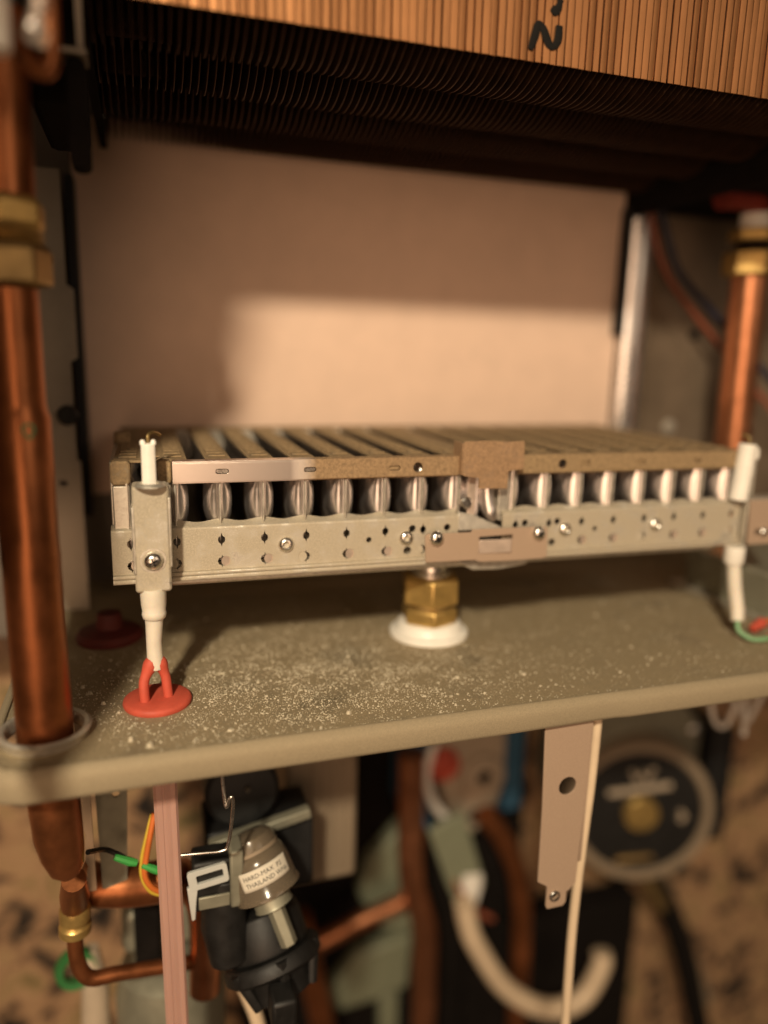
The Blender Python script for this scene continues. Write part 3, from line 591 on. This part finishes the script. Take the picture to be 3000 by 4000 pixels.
text_on('HARD-MAX  P2', 14.8, 2.5, -.48, lb); text_on('THAILAND WN6', 17.6, 2.5, -.46, lb)
G().ring(o0, ax, [(10.18, 6.0), (10.41, 6.2), (10.41, 7.4), (10.18, 7.4)], 30).build('cap_ring', 'beige', se)
for da in (-.95, -.55): G().tube([onlabel(fa + sgn * da, 5.4, 10.6), onlabel(fa + sgn * da, 9.6, 12.0)], .75, 8).build('white_latch', 'white_pl', se)
G().tube([onlabel(fa + sgn * -.95, 5.4, 10.6), onlabel(fa + sgn * -.75, 5.2, 10.7), onlabel(fa + sgn * -.55, 5.4, 10.6)], .6, 8).build('white_latch', 'white_pl', se)
G().lathe(o0, ax, [(3.51, 23), (7.72, 25), (7.96, 26.2), (7.49, 29.5), (7.96, 30.4), (5.38, 31)], 30).build('neck_ring', 'grey', se)
G().lathe(o0, ax, [(3.6, 30.5), (3.6, 47)], 6).build('hex_stud', 'grey', se, bevel=.4, smooth=20)
ax2 = Vector((.22, -.50, -.84)).normalized(); c2 = Vector((44, 6, -149))
G().lathe(c2, ax2, [(3, 0), (12, 1), (15.5, 3.2), (16.8, 8), (17, 17), (16.5, 19)], 40).build('body', 'black', se, bevel=.4, smooth=40)
G().lathe(c2 + ax2 * 19, ax2, [(14, 0), (19.4, .4), (20.6, 2), (20.6, 6), (19, 7.4), (15, 7.6), (14.2, 9), (13.2, 17), (9, 19), (3, 19.4)], 44).build('screw_cap', 'black', se, smooth=40)
for k in range(6):
    a = k * math.pi / 3 + .2; a1 = ax2.orthogonal().normalized(); a2 = ax2.cross(a1); d = a1 * math.cos(a) + a2 * math.sin(a)
    G().tube([c2 + ax2 * 20 + d * 19.4, c2 + ax2 * 36 + d * 13.4], [2.6, 2.2], 8).build('grip_rib', 'black', se)
G().tube([(30, -3, -124), (29, -6, -146), (31, -9, -160)], [9.5, 9.2, 8.0], 20).build('side_barrel', 'black', se, bevel=.5)
G().box(17, 33, -12, 0, -133.5, -112).build('plug', 'black', se, bevel=1.2)
g = G(); g.plate(rrect(15.2, 30.4, -121.5, -113.2, 1.2), [rrect(18.4, 28.6, -119.2, -115.4, .5)], 1.4, FXZ(-12.8)); g.xform(Matrix.Translation((23, 0, -117)) @ Matrix.Rotation(math.radians(-8), 4, 'Y') @ Matrix.Translation((-23, 0, 117))); g.build('grey_latch', 'greyclip', se, bevel=.3)
g = G(); g.prism([(14.8, -121), (18.8, -122), (18.2, -127), (17.6, -135.5), (16.2, -135.8), (15.4, -128)], FXZ(-12.6), -.6, 1.2); g.build('grey_latch', 'greyclip', se, bevel=.3)
G().box(31.2, 36.5, -14, -3, -133, -108).build('rear_block', 'grey', se, bevel=1)
G().box(19, 31, -13.6, -12.4, -131.5, -126).build('plug_band', 'grey', se, bevel=.4)
G().box(44, 54, -34, -22, -176, -163).build('front_boss', 'black', se, bevel=1.5)
# black actuator with crossbar behind
pu = thing('black_actuator', (45, 34, -155), 'black actuator with a grey crossbar behind the pressure sensor', 'actuator')
G().lathe((41, 30, -108), (0, -1, .1), [(16.5, -22), (16.5, 4), (14.5, 6), (3, 6.6)], 36).build('motor_drum', 'black_rub', pu, smooth=40)
G().lathe((43, 23, -105), (0, -1, 0), [(1.6, 0), (1.2, 1.2)], 10).build('shaft_tip', 'chrome', pu)
g = G().box(24, 72, 20, 48, -156, -122.5).build('gear_case', 'black_rub', pu, bevel=1.5)
g = G().box(25, 70, 14.5, 19.5, -123.5, -119); g.xform(Matrix.Translation((47, 0, -121)) @ Matrix.Rotation(math.radians(-12), 4, 'Y') @ Matrix.Translation((-47, 0, 121))); g.build('crossbar', 'grey', pu, bevel=.6)
# beige casing
bb = thing('beige_casing', (82, 70, -192), 'beige ribbed metal casing beside the black actuator', 'casing')
G().box(66, 104, 58, 110, -188, -66).build('casing_body', 'beige', bb, bevel=3)
for k in range(5): G().box(79 + k * 5, 81.2 + k * 5, 56.6, 57.9, -182, -120).build('rib', 'beige', bb, bevel=.5)
# valve cluster
vc = thing('diverter_valve', (215, 190, -285), 'cream and blue plastic diverter valve with a red button between the copper pipes', 'valve')
g = G(); g.prism([(196, -192), (258, -186), (262, -230), (252, -262), (236, -278), (222, -274), (210, -246)], FXZ(196), -8, 12); g.build('valve_body', 'cream', vc, bevel=3)
G().ring((240, 186, -228), (0, -1, 0), [(6, 0), (6, 3), (12, 4), (17, 2), (18, -1)], 26).build('port_boss', 'cream', vc)
G().lathe((240, 187, -228), (0, -1, 0), [(5.8, 0), (5.6, .8)], 20).build('port_hole', 'ink', vc)
G().lathe((236, 187.5, -262), (0, -1, 0), [(6, 0), (5.4, 2)], 16).build('port_hole', 'ink', vc)
G().lathe((206, 187, -212), (0, -1, 0), [(13, 0), (12, 6), (7.5, 8), (6.6, 12), (2, 13.4)], 24).build('red_button', 'red', vc)
G().box(176, 196, 182, 215, -248, -180).build('blue_cover', 'blue', vc, bevel=2)
G().box(258, 274, 186, 220, -262, -180).build('blue_cover', 'blue', vc, bevel=2)
G().tube(spline([(196, 180, -190), (190, 178, -214), (198, 177, -240), (214, 176, -258), (224, 176, -272)], 5), 3.2, 10).build('white_lead', 'white_pl', vc)
G().tube(spline([(186, 178, -206), (184, 177, -230), (192, 176, -254), (208, 176, -276)], 5), 2.6, 10).build('blue_lead', 'blue', vc)
g = G(); g.prism([(188, -250), (214, -238), (234, -300), (228, -322), (216, -324), (204, -296)], FXZ(165), -2.5, 2.5); tg = g.build('tag', 'mint', bevel=1.0)
tag(tg, 'pale green and white tag hanging below the cream diverter valve', 'tag')
G().prism([(216, -290), (231, -292), (230.6, -305), (226, -324), (215, -324)], FXZ(161.4), -.5, .9).build('white_tip', 'white_pl', tg, bevel=.6)
# far copper pipes
def pipe(pts, r, lab, m='copper_pipe2', name='copper_pipe', cat='pipe', n=18, k=6):
    o = G().tube(spline(pts, k), r, n).build(name, m); tag(o, lab, cat); return o
pipe([(175, 170, -190), (176, 170, -236), (179, 170, -292), (190, 170, -334), (192, 170, -380), (193, 170, -480)], 9.5, 'straight copper pipe standing left of the pale green tag')
pipe([(236, 172, -250), (252, 172, -274), (268, 172, -312), (274, 172, -360), (276, 172, -470)], 8, 'dark copper pipe curving down from the right of the diverter valve', 'copper_pipe')
pipe([(94, 165, -300), (104, 166, -350), (113, 168, -400), (118, 170, -460)], 9, 'reddish copper pipe rising beside the black sensor cap', 'copper_pipe')
pipe([(100, 176, -338), (140, 178, -326), (176, 180, -318)], 7, 'short horizontal copper pipe crossing in front of the green block')
pipe([(194, 168, -262), (206, 166, -286), (222, 160, -316), (240, 158, -330)], 2.4, 'thin rust-red wire sloping behind the pale green tag', 'rustwire', 'wire', 'wire', 10)
gb = thing('green_block', (160, 215, -450), 'pale green moulded plastic block behind the far copper pipes', 'block')
g = G(); g.prism([(158, -300), (186, -270), (196, -280), (196, -372), (168, -362), (150, -330)], FXZ(212), -6, 10); g.build('upper_moulding', 'mint', gb, bevel=3)
g = G(); g.prism([(150, -382), (196, -374), (194, -424), (172, -430), (134, -432), (126, -412)], FXZ(212), -6, 10); g.build('lower_moulding', 'mint', gb, bevel=4)
g = G(); g.prism([(170, -430), (186, -428), (186, -520), (172, -520)], FXZ(212), -4, 8); g.build('stem', 'mint', gb, bevel=2)
pipe([(214, 154, -306), (217, 152, -322), (224, 150, -342), (250, 148, -385), (286, 146, -412), (317, 146, -411), (333, 147, -386), (334, 150, -376)], 7.4, 'cream hose looping low beneath the round pump face', 'ivory', 'hose', 'hose', 18)
pipe([(174.6, -38.5, -45), (174.8, -39, -58), (174.4, -39, -86), (173.3, -39, -110), (171.8, -39, -153), (172.6, -39, -204), (173, -39, -240)], 2.0, 'ivory cable running straight down beside the tan hanging strap', 'ivory', 'cable', 'cable', 12)
# circulator pump
cpn = thing('circulator_pump', (370, 180, -315), 'olive grey circulator pump with a black round face and brass centre screw', 'pump')
pax = Vector((-.30, -.94, .06)).normalized(); pc = Vector((360, 158, -258))
g = G(); g.prism([(318, -176), (400, -172), (428, -206), (426, -310), (402, -318), (330, -300), (314, -262)], FXZ(205), -34, 40); g.build('housing', 'grey', cpn, bevel=6)
G().lathe(pc, pax, [(58, -14), (58, 4), (56, 8), (50, 8.4), (48.5, 6)], 64).build('bezel', 'beige', cpn, smooth=40)
G().lathe(pc, pax, [(48.4, 4.6), (48.4, 6.4), (1, 6.5)], 48).build('black_face', 'black', cpn, smooth=30)
G().lathe(pc + pax * 6.6, pax, [(13.5, 0), (13.5, 4), (12, 5.4), (1, 5.6)], 32).build('vent_screw', 'brass', cpn)
G().box(431, 452, 160, 220, -305, -205).build('terminal_box', 'black_rub', cpn, bevel=3)
G().lathe((415, 169, -206), (-.1, -1, .1), [(4, 0), (4, 2), (2, 3)], 14).build('screw', 'chrome', cpn)
pu_ = Vector((0, 0, 1)); px = pax.cross(pu_).normalized() * 1.0; px = -px if px.x < 0 else px; pz = px.cross(pax); pz = pz if pz.z > 0 else -pz
def mark(uv, m='cream', wd=2.2):
    q = [pc + pax * 7.0 + px * u + pz * v for u, v in uv]; G().tube(q, wd, 8, flat=1).build('face_marking', m, cpn)
mark([(-26, 15), (-4, 18.5), (22, 23)], wd=2.6); mark([(-9, 34), (-5, 26), (-1, 33), (3, 27), (8, 37)], wd=2.2); mark([(-16, -40), (12, -36)], 'brass_dull', 2.2)
mark([(30, 2), (34, -2), (31, -6)], 'cream', 2.4)
# scrunched white wires at the right
for i, pts in enumerate([[(308, 50, -92), (314, 50, -108), (322, 52, -126), (332, 54, -131), (337, 54, -120), (336, 52, -98)], [(336, 48, -96), (339, 48, -116), (343, 50, -136)], [(340, 55, -118), (348, 55, -131), (355, 56, -124), (366, 58, -104)]]):
    pipe(pts, 1.5, ['looped white wire hanging above the pump terminal box', 'straight white wire hanging above the pump terminal box', 'hooked white wire hanging above the pump terminal box'][i], 'white_pl', 'wire', 'wire', 8)
# wall-side hoses bottom right
pipe([(385, 190, -318), (405, 185, -350), (440, 180, -420), (470, 175, -520)], 10, 'dark grey hose sloping down from the pump towards the stone wall', 'soot', 'hose', 'hose')
pipe([(372, 185, -316), (392, 180, -342), (410, 176, -372)], 7, 'brownish cable leaving the underside of the pump', 'brass_dull', 'cable', 'cable', 12)
pipe([(392, 200, -316), (424, 205, -360), (462, 205, -436), (500, 205, -520)], 8, 'brownish hose lying against the stone wall below the pump', 'beige', 'hose', 'hose')
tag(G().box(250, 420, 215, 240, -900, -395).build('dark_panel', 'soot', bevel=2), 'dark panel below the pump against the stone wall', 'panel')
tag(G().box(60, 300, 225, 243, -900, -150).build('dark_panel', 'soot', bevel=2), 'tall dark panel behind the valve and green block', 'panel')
# lower left: brass nut, bent tube, copper tee
lt = thing('copper_tube', (-20, 8, -178), 'thin bent copper tube with a double brass nut below the thick pipe end', 'tube')
G().lathe((-28.6, 9, -148.5), (.05, 0, 1), [(5.6, 0), (6.2, .6), (6.2, 3.8), (5.4, 4.6), (5.2, 5.6), (5.9, 6.4), (6.0, 11), (5.2, 13.5), (3, 14.2)], 24).build('brass_nut', 'brass', lt, smooth=35)
G().tube(spline([(-28.4, 9, -134), (-28.8, 9, -150), (-28.8, 9, -160), (-27, 9, -168), (-23, 9.5, -172.5), (-14, 11, -174), (2, 14, -178), (20, 18, -183)], 6), 3.1, 16).build('tube_body', 'copper_pipe', lt)
G().tube([(-25.6, -8, -112), (-27.2, 4, -128), (-28.2, 9, -136)], [4.4, 5.6, 5.2], 16).build('tube_top', 'copper_pipe', lt)
ct = thing('copper_tee', (-5, 14, -150), 'wide copper tee arm reaching behind the pink silicone tube', 'tee')
G().tube(spline([(-28, 22, -134), (-20, 20, -137), (-8, 17, -137.5), (2, 14, -136), (12, 12, -134)], 5), 8.6, 26).build('tee_arm', 'copper_pipe', ct)
G().tube(spline([(12, 14, -134), (20, 16, -146), (23, 18, -164), (22, 20, -200)], 5), 7, 20).build('tee_leg', 'copper_pipe2', ct)
# ties and wires
zt = thing('cable_tie', (-8, 2, -118), 'bright green cable tie loop behind the pink silicone tube', 'cable tie')
G().tube(spline([(-20, -10, -100), (-15, 0, -107), (-10, 1, -111), (-7, 0, -113)], 5), 1.0, 8).build('dark_tail', 'black', zt)
G().tube([(-11.5, -1, -110.3), (-6, -1.5, -113.0), (-3.4, -1.5, -114.2)], [1.2, 1.7, 1.3], 8).build('tie_band', 'green', zt)
G().tube([(-1.4, -1.5, -115.6), (3, -2, -118), (6, -2, -120)], [1.2, 1.6, 1.3], 8).build('tie_band', 'green', zt)
pipe([(4, 2, -96), (2, 0, -104), (0, -1, -114), (-.6, -1, -121), (2, -1, -127), (7, 0, -131), (12, 2, -133)], 1.2, 'orange wire looping through the green cable tie', 'orange', 'wire', 'wire', 10)
pipe([(3, 3, -97), (0.6, 1, -105), (-1.6, 0, -114), (-1.8, 0, -122), (1, 0, -129), (6, 1, -133)], .8, 'yellow wire looping through the green cable tie', 'yellow', 'wire', 'wire', 8)
# grey valve body low left
gv = thing('grey_valve', (-2, 62, -260), 'olive grey moulded valve body low behind the pink silicone tube', 'valve')
G().box(-14, 32, 50, 80, -202, -178).build('upper_body', 'grey', gv, bevel=4)
G().lathe((8, 60, -262), (0, 0, 1), [(26, 0), (27, 30), (24, 46), (14, 52)], 36).build('bowl', 'grey', gv, smooth=40)
G().box(-8, 4, 44, 56, -206, -170).build('dark_bracket', 'soot', gv, bevel=2)
G().lathe((30, 49, -193), (0, -1, 0), [(4, 0), (3, 3), (1, 4)], 14).build('screw', 'chrome', gv)
gr2 = thing('drain_fitting', (-36, 60, -240), 'green plastic ring cap with a white stem against the stone wall', 'fitting')
G().ring((-36, 62, -212), (.2, -1, .2), [(6, -3), (6, 3), (9, 3.5), (10, 0), (9, -3.5)], 28).build('cap_ring', 'greendark', gr2)
G().tube([(-30, 66, -206), (-28, 62, -226), (-29, 60, -262)], [4.5, 6.5, 7.5], 16).build('white_stem', 'cream', gr2)
pipe([(28, 20, -160), (36, 16, -190), (44, 12, -214), (48, 10, -240)], 3.2, 'yellow-white cable emerging below the sensor cap', 'ivory', 'cable', 'cable', 10)
pipe([(54, -16, -182), (56, -12, -196), (58, -10, -226)], 1.6, 'pale yellow wire hanging from the sensor cap', 'yellow', 'wire', 'wire', 8)

# ================================================================== GRIT ON THE TRAY
rnd = random.Random(3); g = G()
def chip(x, y, z, s):
    a = rnd.uniform(0, 6.28); k = rnd.randint(4, 6); r = [s * rnd.uniform(.6, 1.2) for _ in range(k)]; h = s * rnd.uniform(.4, 1.1)
    v = [(x + r[i] * math.cos(a + 6.283 * i / k), y + r[i] * math.sin(a + 6.283 * i / k) * rnd.uniform(.7, 1), z) for i in range(k)]
    v += [(x + (p[0] - x) * .6, y + (p[1] - y) * .6, z + h) for p in v]
    g.add(v, [tuple(range(k, 2 * k))] + [(i, (i + 1) % k, k + (i + 1) % k, k + i) for i in range(k)])
from mathutils import noise
cnt = 0
while cnt < 19000:
    x = rnd.uniform(-40, 300); y = rnd.uniform(-45.5, 100)
    c = math.exp(-((x - 62) / 70) ** 2 - ((y + 8) / 40) ** 2) + .07
    c *= max(.08, .6 + .8 * noise.noise((x * .09, y * .09, 0)) + .5 * noise.noise((x * .35, y * .35, 5)))
    if rnd.random() > c: continue
    if math.hypot(x + 29, y + 25) < 15.5 or math.hypot(x - 6.9, y + 9.5) < 12.6 or math.hypot(x - 128.5, y - 31) < 18.8: continue
    if x < -36 and y < -36: continue
    chip(x, y, T + .02, min(1.0, .10 + rnd.expovariate(10.5))); cnt += 1
for k in range(1500):                                   # grit caught along the rolled edge
    x = rnd.uniform(-30, 260); y = -45.6 - abs(rnd.gauss(0, .7))
    if rnd.random() > .45 + .9 * noise.noise((x * .06, 3, 1)) + (.2 if x < 110 else 0): continue
    if y > -47.4: chip(x, y, T + .18 - max(0, (-46.6 - y)) * .6, min(.6, .08 + rnd.expovariate(11)))
for (x, y, s) in ((72, -36, 1.3), (91, -16, 1.1), (100, -20, .8), (122, -18, 1.0), (30, -37, 1.4), (22, -34, .9), (-2, -36, 1.6), (4, -41, 1.5), (-12, -6, 1.0), (-17, 4, 1.2), (-20, 10, 1.1), (150, -22, 1.1), (18, -42, 1.0), (60, -44, .9), (190, -30, .9), (112, -40, .8)):
    chip(x, y, T + .02, s)
o = g.build('grit', 'grit', smooth=0, weld=False, origin=(100, 20, T)); tag(o, 'pale grit and dust scattered over the tray', 'grit', kind='stuff')
